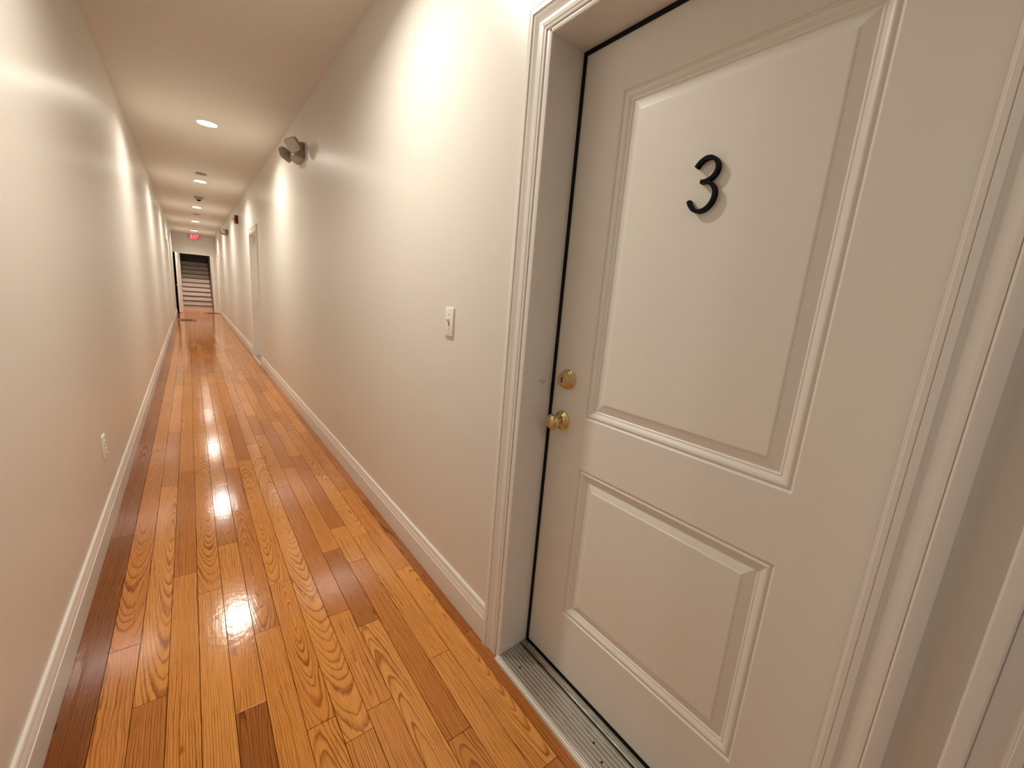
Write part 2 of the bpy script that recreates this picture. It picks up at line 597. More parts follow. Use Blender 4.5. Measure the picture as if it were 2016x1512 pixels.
def board_mesh(bm, xa, xb, ya, yb, z, g=0.0008, ch=0.0006, t=0.012):
    """open-bottomed board with eased top edges"""
    x0, x1, y0, y1 = xa + g, xb - g, ya + g, yb - g
    lo = [bm.verts.new(p) for p in ((x0, y0, z - t), (x1, y0, z - t), (x1, y1, z - t), (x0, y1, z - t))]
    md = [bm.verts.new(p) for p in ((x0, y0, z - ch), (x1, y0, z - ch), (x1, y1, z - ch), (x0, y1, z - ch))]
    tp = [bm.verts.new(p) for p in ((x0 + ch, y0 + ch, z), (x1 - ch, y0 + ch, z), (x1 - ch, y1 - ch, z), (x0 + ch, y1 - ch, z))]
    fs = [bm.faces.new(tp)]
    for a, b_ in ((lo, md), (md, tp)):
        for i in range(4):
            j = (i + 1) % 4
            fs.append(bm.faces.new((a[i], a[j], b_[j], b_[i])))
    fs.append(bm.faces.new(lo[::-1]))
    return fs


def cut():
    """how the board is sawn: centre, depth and tilt of the growth rings"""
    k = rnd.random()
    if k < 0.5: return rnd.uniform(0.25, 0.75), rnd.uniform(0.25, 0.75), 0.5 + rnd.choice((-1, 1)) * rnd.uniform(0.12, 0.5)
    return rnd.choice((rnd.uniform(-0.0, 0.15), rnd.uniform(0.85, 1.0))), rnd.uniform(0.0, 1.0), rnd.uniform(0.35, 0.65)


far_bm = BM()
cl = far_bm.loops.layers.float_color.new('board')
for q in boards:
    c, xa, xb, ya, yb, tn = q
    gx, gd, gs = cut()
    dz = rnd.uniform(-0.0003, 0.0003)
    if id(q) in nearset:
        bm = BM()
        mx, my = (xa + xb) / 2, (ya + yb) / 2
        board_mesh(bm, xa - mx, xb - mx, ya - my, yb - my, dz)
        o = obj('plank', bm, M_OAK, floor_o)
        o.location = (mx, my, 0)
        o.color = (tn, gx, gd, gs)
    else:
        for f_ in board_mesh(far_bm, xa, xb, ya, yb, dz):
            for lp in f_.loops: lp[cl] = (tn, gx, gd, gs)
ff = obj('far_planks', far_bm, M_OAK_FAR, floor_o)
ff['kind'] = 'stuff'

# ---------------------------------------------------------------- profiles
# casing: u across the face from the inner (door) edge, v out from the wall
CAS_W = 0.0745
CAS = [(0.0, 0.0), (0.0, 0.0085), (0.0015, 0.0105), (0.0085, 0.0115), (0.0098, 0.0100), (0.0112, 0.0125),
       (0.0205, 0.0135), (0.0215, 0.0120), (0.0228, 0.0120), (0.026, 0.0105), (0.031, 0.0102), (0.037, 0.0115), (0.043, 0.0140),
       (0.048, 0.0162), (0.0515, 0.0168), (0.0525, 0.0150), (0.0540, 0.0185), (0.056, 0.0200), (0.069, 0.0200),
       (0.0725, 0.0190), (0.0745, 0.0160), (0.0745, 0.0)]
BASE = [(0.0, 0.0), (0.015, 0.0), (0.0150, 0.093), (0.0158, 0.0945), (0.0150, 0.099), (0.0125, 0.1005), (0.0125, 0.1025),
        (0.0138, 0.1045), (0.0128, 0.112), (0.0105, 0.121), (0.0085, 0.129), (0.0078, 0.1305), (0.0078, 0.1325),
        (0.0100, 0.1345), (0.0095, 0.141), (0.0070, 0.1465), (0.0030, 0.149), (0.0, 0.149)]


def baseboard(name, spans, to3, label):
    root = empty(name)
    tag(root, label, 'baseboard', kind='structure')
    for (a, b_) in spans:
        bm = BM()
        sweep(bm, BASE, lambda p: to3(a, p[0], p[1]), lambda p: to3(b_, p[0], p[1]))
        obj('baseboard_run', bm, M_TRIM, root, smooth=25)


def spans(lo, hi, cuts):
    out, s = [], lo
    for a, b_ in sorted(cuts):
        out.append((s, a)); s = b_
    out.append((s, hi))
    return out


LCAS, RCAS = 0.0145, 0.0036   # reveals between jamb and casing


def casing_extents(a, b_):
    return (a - RCAS - CAS_W - 0.0, b_ + LCAS + CAS_W)


baseboard('baseboard_right', spans(YB, YE, [casing_extents(a, b_) for a, b_, z in DOORS_R]), R3, 'white moulded baseboard along the right wall')
baseboard('baseboard_left', spans(YB, YE - 0.6, [casing_extents(a, b_) for a, b_, z in DOORS_L]), L3, 'white moulded baseboard along the left wall')
E3 = lambda s, n, z: (s, YE - n, z)
baseboard('baseboard_far', [(-0.078, -0.001)], E3, 'short white baseboard right of the far open door')


# ---------------------------------------------------------------- door frames
def frame(name, a, b_, zh, to3, label, depth=D, splay=0.0, back=0.2, weather=True, zin=0.006):
    """jambs, casing and weather strip around an opening a..b_ (s), head zh"""
    root = empty(name)
    tag(root, label, 'door frame', kind='structure')

    def O(nm, bm, mat, smooth=25): return obj(nm, bm, mat, root, smooth=smooth)
    f0 = 0.0085   # jamb nose proud of wall
    # jambs: rounded nose on the corridor side
    for (sgn, s0, nm) in ((1, b_, 'jamb_side'), (-1, a, 'jamb_side')):
        nose = 0.0122 if sgn > 0 else 0.0100
        prof = [(0.0 - splay * (1 if sgn > 0 else 0), f0 - 0.004), (0.0012 - splay * (1 if sgn > 0 else 0), f0 - 0.0012), (0.004 - splay * (1 if sgn > 0 else 0), f0), (nose - 0.0015, f0), (nose, f0 - 0.0015), (nose, -0.012), (JT, -0.012), (JT, -back), (0.0, -back), (0.0, -depth)]
        bm = BM()
        sweep(bm, prof, lambda p: to3(s0 + sgn * p[0], p[1], 0.0), lambda p: to3(s0 + sgn * p[0], p[1], zh + JT * 0.2))
        O(nm, bm, M_TRIM)
    prof = [(0.0 - zin, f0 - 0.004), (0.0012 - zin, f0 - 0.0012), (0.004 - zin, f0), (0.0105 - zin, f0), (0.012 - zin, f0 - 0.0015), (0.012 - zin, -0.012), (JT, -0.012), (JT, -back), (0.0, -back), (0.0, -depth)]
    bm = BM()
    sweep(bm, prof, lambda p: to3(a, p[1], zh + p[0]), lambda p: to3(b_, p[1], zh + p[0]))
    O('jamb_head', bm, M_TRIM)
    # mitred casing
    ca, cb, cz = a - RCAS, b_ + LCAS, zh - zin + 0.0135
    bm = BM(); sweep(bm, CAS, lambda p: to3(cb + p[0], p[1], 0.0), lambda p: to3(cb + p[0], p[1], cz + p[0] - 0.0002))
    O('casing_side', bm, M_TRIM)
    bm = BM(); sweep(bm, CAS, lambda p: to3(ca - p[0], p[1], 0.0), lambda p: to3(ca - p[0], p[1], cz + p[0] - 0.0002))
    O('casing_side', bm, M_TRIM)
    bm = BM(); sweep(bm, CAS, lambda p: to3(ca - p[0], p[1], cz + p[0] + 0.0002), lambda p: to3(cb + p[0], p[1], cz + p[0] + 0.0002))
    O('casing_head', bm, M_TRIM)
    if weather:
        bm = BM()
        w_ = 0.0115
        def bx(s0, s1, n0, n1, z0, z1): hexa(bm, [to3(s, n, z) for s in (s0, s1) for n in (n0, n1) for z in (z0, z1)])
        bx(b_ - w_, b_ - 0.0003, -depth + 0.0003, -depth + 0.005, 0.02, zh - 0.0003)
        bx(a + 0.0003, a + w_, -depth + 0.0003, -depth + 0.005, 0.02, zh - 0.0003)
        bx(a + w_, b_ - w_, -depth + 0.0003, -depth + 0.005, zh - w_, zh - 0.0003)
        o = O('weatherstrip', bm, M_BLACK); o['label'] = 'black rubber weatherstrip'
    return root


# offset inwards from the panel's outer line, relief (0 = face of the door)
PANEL = [(0.0, 0.0), (0.0020, -0.0012), (0.0050, -0.0050), (0.0065, -0.0056), (0.0110, -0.0022), (0.0125, -0.0018), (0.0150, -0.0021), (0.019, -0.0036),
         (0.0235, -0.0068), (0.0268, -0.0092), (0.0285, -0.0092), (0.0300, -0.0088), (0.0330, -0.0122), (0.0345, -0.0126),
         (0.0600, -0.0052), (0.0612, -0.0040), (0.0640, -0.0034)]


def leaf_mesh(a, b_, z0, z1, panels, thick, to3, n0=0.0):
    """moulded two-panel leaf: face at n0, panels = [(s0, s1, z0, z1)]"""
    bm = BM()
    def V(s, n, z): return bm.verts.new(to3(s, n, z))
    P = sorted(panels, key=lambda p: p[2])
    # face around the panels, as horizontal bands
    def quad(s0, s1, q0, q1):
        bm.faces.new([V(s0, n0, q0), V(s1, n0, q0), V(s1, n0, q1), V(s0, n0, q1)])
    z = z0
    for (p0, p1, q0, q1) in P:
        quad(a, b_, z, q0)
        quad(a, p0, q0, q1)
        quad(p1, b_, q0, q1)
        z = q1
        prev = None
        for (t, d_) in PANEL:
            ring = [V(p0 + t, n0 + d_, q0 + t), V(p1 - t, n0 + d_, q0 + t), V(p1 - t, n0 + d_, q1 - t), V(p0 + t, n0 + d_, q1 - t)]
            if prev:
                for i in range(4):
                    j = (i + 1) % 4
                    bm.faces.new((prev[i], prev[j], ring[j], ring[i]))
            prev = ring
        bm.faces.new(prev)
    quad(a, b_, z, z1)
    # back and edges
    k = [[V(s, n, zz) for zz in (z0, z1)] for s in (a, b_) for n in (n0, n0 - thick)]
    bm.faces.new((k[1][0], k[1][1], k[3][1], k[3][0]))
    bm.faces.new((k[0][0], k[0][1], k[1][1], k[1][0]))
    bm.faces.new((k[2][0], k[3][0], k[3][1], k[2][1]))
    bm.faces.new((k[0][0], k[1][0], k[3][0], k[2][0]))
    bm.faces.new((k[0][1], k[2][1], k[3][1], k[1][1]))
    bmesh.ops.remove_doubles(bm, verts=bm.verts, dist=1e-5)
    return bm


def threshold(a, b_, to3, name, label, group=None, depth=D):
    root = empty(name, to3((a + b_) / 2, -0.05, 0.0))
    off = Vector(to3((a + b_) / 2, -0.05, 0.0))
    tag(root, label, 'threshold', group)
    t3 = lambda s, n, z: tuple(Vector(to3(s, n, z)) - off)
    # cross-section (n, z): stepped nosing, flat tread with raised ribs, slot, back strip
    pr = [(0.0235, 0.0), (0.0235, 0.0050), (0.0222, 0.0068), (0.0185, 0.0072), (0.0176, 0.0092), (0.0140, 0.0100), (0.0131, 0.0122), (0.0085, 0.0130), (0.0072, 0.0165), (0.0045, 0.0168), (0.0045, 0.0)]
    bm = BM(); sweep(bm, pr, lambda p: t3(a, p[0], p[1]), lambda p: t3(b_, p[0], p[1]))
    obj('nosing', bm, M_ALU_BRIGHT, root)
    for k in range(7):
        n = -0.004 - 0.0132 * k
        rp = [(n + 0.0018, 0.0164), (n + 0.0012, 0.0176), (n - 0.0012, 0.0176), (n - 0.0018, 0.0164)]
        bm = BM(); sweep(bm, rp, lambda p: t3(a + .0005, p[0], p[1]), lambda p: t3(b_ - .0005, p[0], p[1]))
        obj('rib', bm, M_ALU_BRIGHT, root)
    pr = [(0.0044, 0.0), (0.0044, 0.0165), (-0.0935, 0.0165), (-0.0950, 0.0155), (-0.0950, 0.0)]
    bm = BM(); sweep(bm, pr, lambda p: t3(a - 0.0, p[0], p[1]), lambda p: t3(b_ + 0.0, p[0], p[1]))
    obj('tread_plate', bm, M_ALU, root)
    pr = [(-0.1005, 0.0), (-0.1005, 0.0165), (-0.1060, 0.0175), (-0.1075, 0.0165), (-0.1130, 0.0165), (-0.1145, 0.0178), (-0.1160, 0.0165), (-0.1255, 0.0165), (-0.1255, 0.0)]
    bm = BM(); sweep(bm, pr, lambda p: t3(a, p[0], p[1]), lambda p: t3(b_, p[0], p[1]))
    obj('back_strip', bm, M_ALU, root)
    bm = BM()
    hexa(bm, [t3(s, n_, z) for s in (a + .001, b_ - .001) for n_ in (-0.1003, -0.0952) for z in (0.001, 0.010)])
    hexa(bm, [t3(s, n_, z) for s in (a + .001, b_ - .001) for n_ in (-0.175, -0.1257) for z in (0.001, 0.016)])
    obj('rubber_seal', bm, M_BLACK, root)['label'] = 'black rubber seal strip'
    for (s, n_) in ((b_ - 0.092, -0.026), (b_ - 0.42, -0.052), (b_ - 0.47, -0.030), (b_ - 0.70, -0.040)):
        bm = BM()
        M4 = Matrix.Translation(Vector(t3(s, n_, 0.0172)))
        lathe(bm, [(0.0034, 0.0), (0.0034, 0.0008), (0.0015, 0.0012), (0.0, 0.0006)], 12, M4)
        obj('screw', bm, M_BLACK, root, smooth=30)
    return root


WALLROT_R, WALLROT_L, WALLROT_E = PI / 2, -PI / 2, PI

# ---------------------------------------------------------------- door 1 (numbered)
a1, b1, zh1 = DOORS_R[0]
frame('trim_1', a1, b1, zh1, R3, 'white moulded casing and deep jamb around the door numbered 3', splay=0.0085)
d1 = empty('door_1')
tag(d1, 'white two-panel door numbered 3 with brass deadbolt and knob', 'door', kind='structure')
panels1 = [(0.2475, 0.8305, 0.9627, 1.9030), (0.2475, 0.8305, 0.2505, 0.7949)]
bm = leaf_mesh(a1 + 0.003, b1 - 0.003, 0.0221, zh1 - 0.003, panels1, 0.044, R3, -D)
obj('door_leaf', bm, M_DOOR, d1)
# number 3: path in (u to the viewer's right, z)
p3 = catmull([(-0.0315, 1.6590), (-0.021, 1.6705), (-0.004, 1.6775), (0.014, 1.6735), (0.0255, 1.6600), (0.0265, 1.6450), (0.017, 1.6315), (0.001, 1.6245), (-0.013, 1.6243)], 8)
p3b = catmull([(-0.013, 1.6240), (0.004, 1.6225), (0.020, 1.6130), (0.0290, 1.5960), (0.0255, 1.5755), (0.012, 1.5610), (-0.006, 1.5560), (-0.022, 1.5610), (-0.0345, 1.5745), (-0.0385, 1.5835)], 8)
bm = BM()
S3 = 0.5475
t3n = lambda p, n: R3(S3 - p[0] * 0.90, -D - 0.0034 + n, 1.556 + (p[1] - 1.556) * 0.965)
ribbon(bm, p3, 0.0043, 0.0002, 0.0140, t3n)
ribbon(bm, p3b, 0.0043, 0.0002, 0.01405, t3n)
obj('door_number', bm, M_NUMBER, d1)['label'] = 'black metal number 3'


def wall_axis(s, n, z):
    """matrix that turns local +z into the direction out of the right wall"""
    return Matrix.Translation(Vector(R3(s, n, z))) @ Matrix.Rotation(-PI / 2, 4, 'Y')


def knob_set(parent, s, z, n0):
    bm = BM()
    lathe(bm, [(0.0335, 0.0003), (0.0335, 0.002), (0.0325, 0.0042), (0.027, 0.0075), (0.020, 0.0120), (0.0185, 0.0150), (0.014, 0.0160), (0.0115, 0.0175), (0.0105, 0.024), (0.0120, 0.0300),
               (0.0190, 0.0320), (0.0235, 0.0345), (0.0262, 0.0400), (0.0265, 0.0460), (0.0245, 0.0520), (0.0200, 0.0565), (0.0130, 0.0590), (0.0060, 0.0598), (0.0, 0.0600)], 40, wall_axis(s, n0, z), cap1=False)
    o = obj('door_knob', bm, M_BRASS, parent, smooth=28); o['label'] = 'round polished brass knob'
    return o


knob_set(d1, 0.9275, 0.9315, -D)
bm = BM()
lathe(bm, [(0.0335, 0.0003), (0.0335, 0.0035), (0.0325, 0.0055), (0.0300, 0.0070), (0.0300, 0.0120), (0.0285, 0.0135), (0.0262, 0.0145), (0.0258, 0.0205), (0.0242, 0.0220), (0.0225, 0.0235),
           (0.0215, 0.0300), (0.0200, 0.0312), (0.0190, 0.0312), (0.0185, 0.0302), (0.0178, 0.0302), (0.0170, 0.0315), (0.0, 0.0315)], 40, wall_axis(0.9195, -D, 1.0745), cap1=False)
db = obj('deadbolt', bm, M_BRASS, d1, smooth=28); db['label'] = 'stepped round brass deadbolt'
bm = BM()
M4 = wall_axis(0.9195, -D + 0.0315, 1.0745)
lathe(bm, [(0.0042, 0.0), (0.0042, 0.0008), (0.0, 0.0008)], 16, M4 @ Matrix.Translation((0.0058, 0, 0)), cap1=False)
bx = [M4 @ Vector((x_, y_, z_)) for x_ in (-0.0095, 0.006) for y_ in (-0.0026, 0.0026) for z_ in (0.0, 0.0007)]
hexa(bm, bx)
obj('keyhole', bm, M_BRASS_DK, db)
# dark scuffs rubbed into the far jamb beside the deadbolt
bm = BM()
for (x_, z_, h_, w_) in ((0.071, 1.058, 0.010, 0.0011), (0.078, 1.060, 0.013, 0.0009), (0.084, 1.055, 0.015, 0.0012), (0.091, 1.052, 0.016, 0.0013), (0.096, 1.055, 0.010, 0.0008), (0.010, 1.093, 0.0018, 0.008)):
    yj = 0.9850 + 0.0085 * (x_ / D)
    hexa(bm, [(xx, yy, zz) for xx in (x_ - w_ / 2, x_ + w_ / 2) for yy in (yj - 0.0002, yj + 0.004) for zz in (z_ - h_ / 2, z_ + h_ / 2)])
sc_o = obj('scuff_mark', bm, M_VENT, bpy.data.objects['trim_1']); sc_o['kind'] = 'stuff'
threshold(a1, b1 - 0.0, R3, 'door_threshold', 'ribbed worn aluminium threshold under the door numbered 3')

# ---------------------------------------------------------------- other doors in the side walls
frame('trim_2', *DOORS_R[1], R3, 'white casing cut off by the right edge, beside the numbered door')
d2 = empty('door_2'); tag(d2, 'white door beyond the right edge, next to the numbered door', 'door', kind='structure')
a, b_, zh = DOORS_R[1]
obj('door_leaf', leaf_mesh(a + .003, b_ - .003, .0221, zh - .003, [(a + .15, b_ - .16, .9627, 1.903), (a + .15, b_ - .16, .2505, .7949)], .044, R3, -D), M_DOOR, d2)

frame('trim_3', *DOORS_R[2], R3, 'white casing of the closed door halfway down the right wall')
d3 = empty('door_3'); tag(d3, 'white closed door halfway down the right wall', 'door', kind='structure')
a, b_, zh = DOORS_R[2]
obj('door_leaf', leaf_mesh(a + .003, b_ - .003, .0221, zh - .003, [(a + .15, b_ - .16, .9627, 1.903), (a + .15, b_ - .16, .2505, .7949)], .044, R3, -D), M_DOOR, d3)
knob_set(d3, b_ - 0.066, 0.9315, -D)
threshold(a, b_, R3, 'door_threshold', 'grey metal threshold under the closed door halfway down the right wall')

frame('trim_4', *DOORS_R[3], R3, 'white casing of the last door on the right wall')
d4 = empty('door_4'); tag(d4, 'white closed door at the far end of the right wall', 'door', kind='structure')
a, b_, zh = DOORS_R[3]
obj('door_leaf', leaf_mesh(a + .003, b_ - .003, .0221, zh - .003, [(a + .15, b_ - .16, .9627, 1.903), (a + .15, b_ - .16, .2505, .7949)], .044, R3, -D), M_DOOR, d4)

frame('trim_5', *DOORS_L[0], L3, 'white casing of the door far down the left wall')
d5 = empty('door_5'); tag(d5, 'white closed door far down the left wall', 'door', kind='structure')
a, b_, zh = DOORS_L[0]
obj('door_leaf', leaf_mesh(a + .003, b_ - .003, .0221, zh - .003, [(a + .15, b_ - .16, .9627, 1.903), (a + .15, b_ - .16, .2505, .7949)], .044, L3, -D), M_DOOR, d5)

# ---------------------------------------------------------------- far end: frame, open leaf, dark slot
fr = empty('trim_6'); tag(fr, 'white casing around the open door at the far end', 'door frame', kind='structure')
bm = BM(); sweep(bm, CAS, lambda p: E3(EX1 + 0.012 + p[0] * .9, p[1], 0), lambda p: E3(EX1 + 0.012 + p[0] * .9, p[1], EZ + p[0]))
obj('casing_side', bm, M_TRIM, fr, smooth=25)
bm = BM(); sweep(bm, CAS, lambda p: E3(EX0 - 0.02, p[1], EZ + p[0] + .0002), lambda p: E3(EX1 + 0.012 + p[0] * .9, p[1], EZ + p[0] + .0002))
obj('casing_head', bm, M_TRIM, fr, smooth=25)
bm = BM(); box(bm, EX1, EX1 + 0.014, YE - 0.004, YE + 0.135, 0, EZ)
obj('jamb_side', bm, M_TRIM, fr)
bm = BM(); box(bm, EX0 - 0.011, EX0 + 0.004, YE + 0.05, YE + 0.135, 0, EZ)
obj('jamb_side', bm, M_TRIM, fr)
bm = BM(); box(bm, EX0 - 0.011, EX1 + 0.014, YE - 0.004, YE + 0.135, EZ + .001, 2.069)
obj('jamb_head', bm, M_TRIM, fr)

d6 = empty('door_6', (EX0 - 0.004, YE - 0.03, 0), math.radians(-94.5))
tag(d6, 'white door at the far end standing open against the left side', 'door', kind='structure')
Q3 = lambda s, n, z: (s, n, z)
wl = 0.86
obj('door_leaf', leaf_mesh(0.0, wl, 0.012, 2.043, [(.14, wl - .15, .96, 1.9), (.14, wl - .15, .25, .79)], .044, Q3, 0.022), M_DOOR, d6)
bm = BM()
for sg in (1, -1):
    M4 = Matrix.Translation((wl - 0.065, 0.022 * sg, 0.945)) @ Matrix.Rotation(-sg * PI / 2, 4, 'X')
    lathe(bm, [(0.031, 0.0003), (0.031, 0.006), (0.026, 0.010), (0.0105, 0.011), (0.0095, 0.046), (0.0, 0.046)], 20, M4, cap1=False)
    box(bm, wl - 0.175, wl - 0.055, min(sg * .056, sg * .074), max(sg * .056, sg * .074), 0.935, 0.955, 0.006)
obj('lever_handle', bm, M_CHROME, d6, smooth=30)['label'] = 'shiny metal lever handle on both faces'

# space left of the open leaf, painted near-black to look unlit
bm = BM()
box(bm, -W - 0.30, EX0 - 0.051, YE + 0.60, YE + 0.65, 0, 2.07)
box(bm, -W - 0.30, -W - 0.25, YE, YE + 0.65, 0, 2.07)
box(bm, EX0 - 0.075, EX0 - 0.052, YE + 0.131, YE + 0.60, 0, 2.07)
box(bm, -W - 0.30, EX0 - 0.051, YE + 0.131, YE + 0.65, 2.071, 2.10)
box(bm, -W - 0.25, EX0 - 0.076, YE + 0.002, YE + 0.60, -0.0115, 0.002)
tag(obj('wall_closet', bm, M_DARKROOM), 'recess left of the open far door, its darkness painted on', 'wall', kind='structure')

# ---------------------------------------------------------------- stairs beyond the door
RISE, RUN, Y0 = 0.172, 0.25, 20.42
st = empty('staircase', (-0.62, Y0, 0))
tag(st, 'flight of stairs with white risers and dark treads beyond the far door', 'stairs')
SX0, SX1 = -0.45, 0.455       # relative to the root
NS = 11
for i in range(NS):
    bm = BM(); box(bm, SX0, SX1, i * RUN, i * RUN + 0.018, i * RISE, (i + 1) * RISE - 0.028)
    obj('riser', bm, M_RISER, st)
    bm = BM(); box(bm, SX0, SX1, i * RUN - 0.026, (i + 1) * RUN + (0.0 if i < NS - 1 else 0.9), (i + 1) * RISE - 0.028, (i + 1) * RISE, 0.006)
    obj('tread', bm, M_DARKWOOD, st)
bm = BM()
hexa(bm, [(x_, y_, z_) for x_ in (SX1 + 0.001, SX1 + 0.024) for (y_, zz) in ((-0.12, (0.0, 0.10)), (NS * RUN, (NS * RISE - 0.15, NS * RISE + 0.12))) for z_ in zz])
obj('stringer', bm, M_DARKWOOD, st)
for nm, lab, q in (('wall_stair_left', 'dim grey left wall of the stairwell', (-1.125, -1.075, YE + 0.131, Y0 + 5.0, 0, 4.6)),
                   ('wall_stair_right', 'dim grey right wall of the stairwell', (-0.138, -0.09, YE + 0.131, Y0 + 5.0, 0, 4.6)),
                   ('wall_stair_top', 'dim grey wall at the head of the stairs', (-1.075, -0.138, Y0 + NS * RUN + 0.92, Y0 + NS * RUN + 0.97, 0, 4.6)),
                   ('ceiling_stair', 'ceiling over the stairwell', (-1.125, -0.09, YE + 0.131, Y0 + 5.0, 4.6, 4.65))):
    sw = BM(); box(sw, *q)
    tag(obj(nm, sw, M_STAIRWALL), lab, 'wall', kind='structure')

bm = BM(); box(bm, -1.075, -0.138, Y0 - 0.02, Y0 + 0.10, 2.30, H)  # added panel, never in view, keeps the lobby lamp off upper risers
tag(obj('wall_stair_shade', bm, M_STAIRWALL), 'grey panel added out of view over the stair foot to shade the upper risers', 'wall', kind='structure')

# ---------------------------------------------------------------- recessed ceiling lights
def can_light(y, label, power, color, first=None):
    if first is None:
        root = empty('recessed_light', (LIGHT_X, y, H))
        bm = BM()
        lathe(bm, [(0.0775, 0.0), (0.0775, -0.001), (0.0800, -0.0045), (0.0850, -0.0052), (0.0940, -0.0028), (0.0955, -0.0004), (0.0955, 0.0)], 40, cap0=False, cap1=False)
        obj('trim_ring', bm, M_WHITE, root, smooth=40)
        bm = BM()
        lathe(bm, [(0.0772, -0.001), (0.0760, 0.004), (0.0740, 0.0088), (0.0700, 0.030)], 40, cap0=False, cap1=False)
        obj('reflector', bm, M_WHITE, root, smooth=True)
        bm = BM()
        lathe(bm, [(0.0740, 0.0085), (0.0, 0.0085)], 40, cap0=False, cap1=False)
        obj('lens', bm, M_LENS, root)
    else:
        root = first.copy(); COL.objects.link(root); root.location = (LIGHT_X, y, H)
        for ch in first.children:
            if ch.type == 'MESH':
                c = ch.copy(); COL.objects.link(c); c.parent = root
    tag(root, label, 'ceiling light', 'recessed lights down the middle of the ceiling')
    lo_ = lamp(0, 0, 0.006, power, color)
    lo_.parent = root
    return root


first = None
names = {5.31: 'recessed ceiling light nearest to the viewer in the picture, the largest one', 8.48: 'second recessed ceiling light in view, just past a thin shade-toned disc',
         11.67: 'third recessed ceiling light in view, just past the smoke detector', 14.70: 'fourth recessed ceiling light in view, second before the exit sign',
         17.70: 'last recessed ceiling light, right above the red exit sign', 1.76: 'recessed ceiling light above the frame, near the numbered door'}
for y in [5.31, 8.48, 11.67, 14.70, 17.70, 1.76]:
    rt = can_light(y, names[y], LIGHT_POWER * (0.9 if y < 2 else 1.0), LIGHT_COLOR, first)
    first = first or rt
for i, y in enumerate(LIGHT_BACK_Y):
    can_light(y, ['recessed ceiling light just behind the viewer', 'recessed ceiling light farthest behind the viewer'][i], BACK_POWER, BACK_COLOR, first)

# added lamp, out of view above the door head, brightens the risers
ll = empty('lobby_fill_light', (-0.61, 19.78, H)); tag(ll, 'round light added out of view above the far door head to brighten the stairs', 'ceiling light')
bm = BM(); lathe(bm, [(0.11, -0.0005), (0.11, -0.02), (0.10, -0.03)], 32, cap0=False, cap1=False)
obj('rim', bm, M_WHITE, ll, smooth=30)
bm = BM(); lathe(bm, [(0.099, -0.030), (0.08, -0.045), (0.0, -0.052)], 32, cap0=False, cap1=False)
obj('diffuser', bm, M_LOBBY_FILL, ll, smooth=True)

# ---------------------------------------------------------------- ceiling discs and detector
def disc(y, label, r_=0.066, t=0.012):
    root = empty('ceiling_disc', (LIGHT_X, y, H))
    tag(root, label, 'sprinkler cover')
    bm = BM(); lathe(bm, [(r_ * .55, 0.0), (r_ * .55, -t * .55), (r_ * .5, -t * .6)], 28, cap0=False, cap1=False)
    obj('collar', bm, M_BEIGE_DK, root, smooth=30)
    bm = BM(); lathe(bm, [(r_ * .97, -t * .6), (r_, -t * .7), (r_ * .98, -t), (0, -t)], 28, cap1=False)
    obj('cover_plate', bm, M_BEIGE, root, smooth=30)  # white plate toned beige, its shaded edge put into the colour


disc(7.86, 'thin round plate with painted-in shade on the ceiling before the second light')
disc(12.95, 'thin round plate with painted-in shade on the ceiling before the fourth light')
disc(17.2, 'thin round plate with painted-in shade on the ceiling just before the last light')
sm = empty('smoke_detector', (-0.605, 10.15, H)); tag(sm, 'cone-shaped beige smoke detector on the ceiling before the third light', 'smoke detector')
bm = BM(); lathe(bm, [(0.078, 0.0), (0.078, -0.010), (0.070, -0.016), (0.046, -0.044), (0.040, -0.050)], 28, cap1=True)
obj('body', bm, M_BEIGE, sm, smooth=30)
bm = BM(); lathe(bm, [(0.030, -0.0505), (0.030, -0.066), (0.022, -0.072), (0.0, -0.072)], 20, cap1=False)
obj('sensor_cap', bm, M_BLACK, sm, smooth=30)


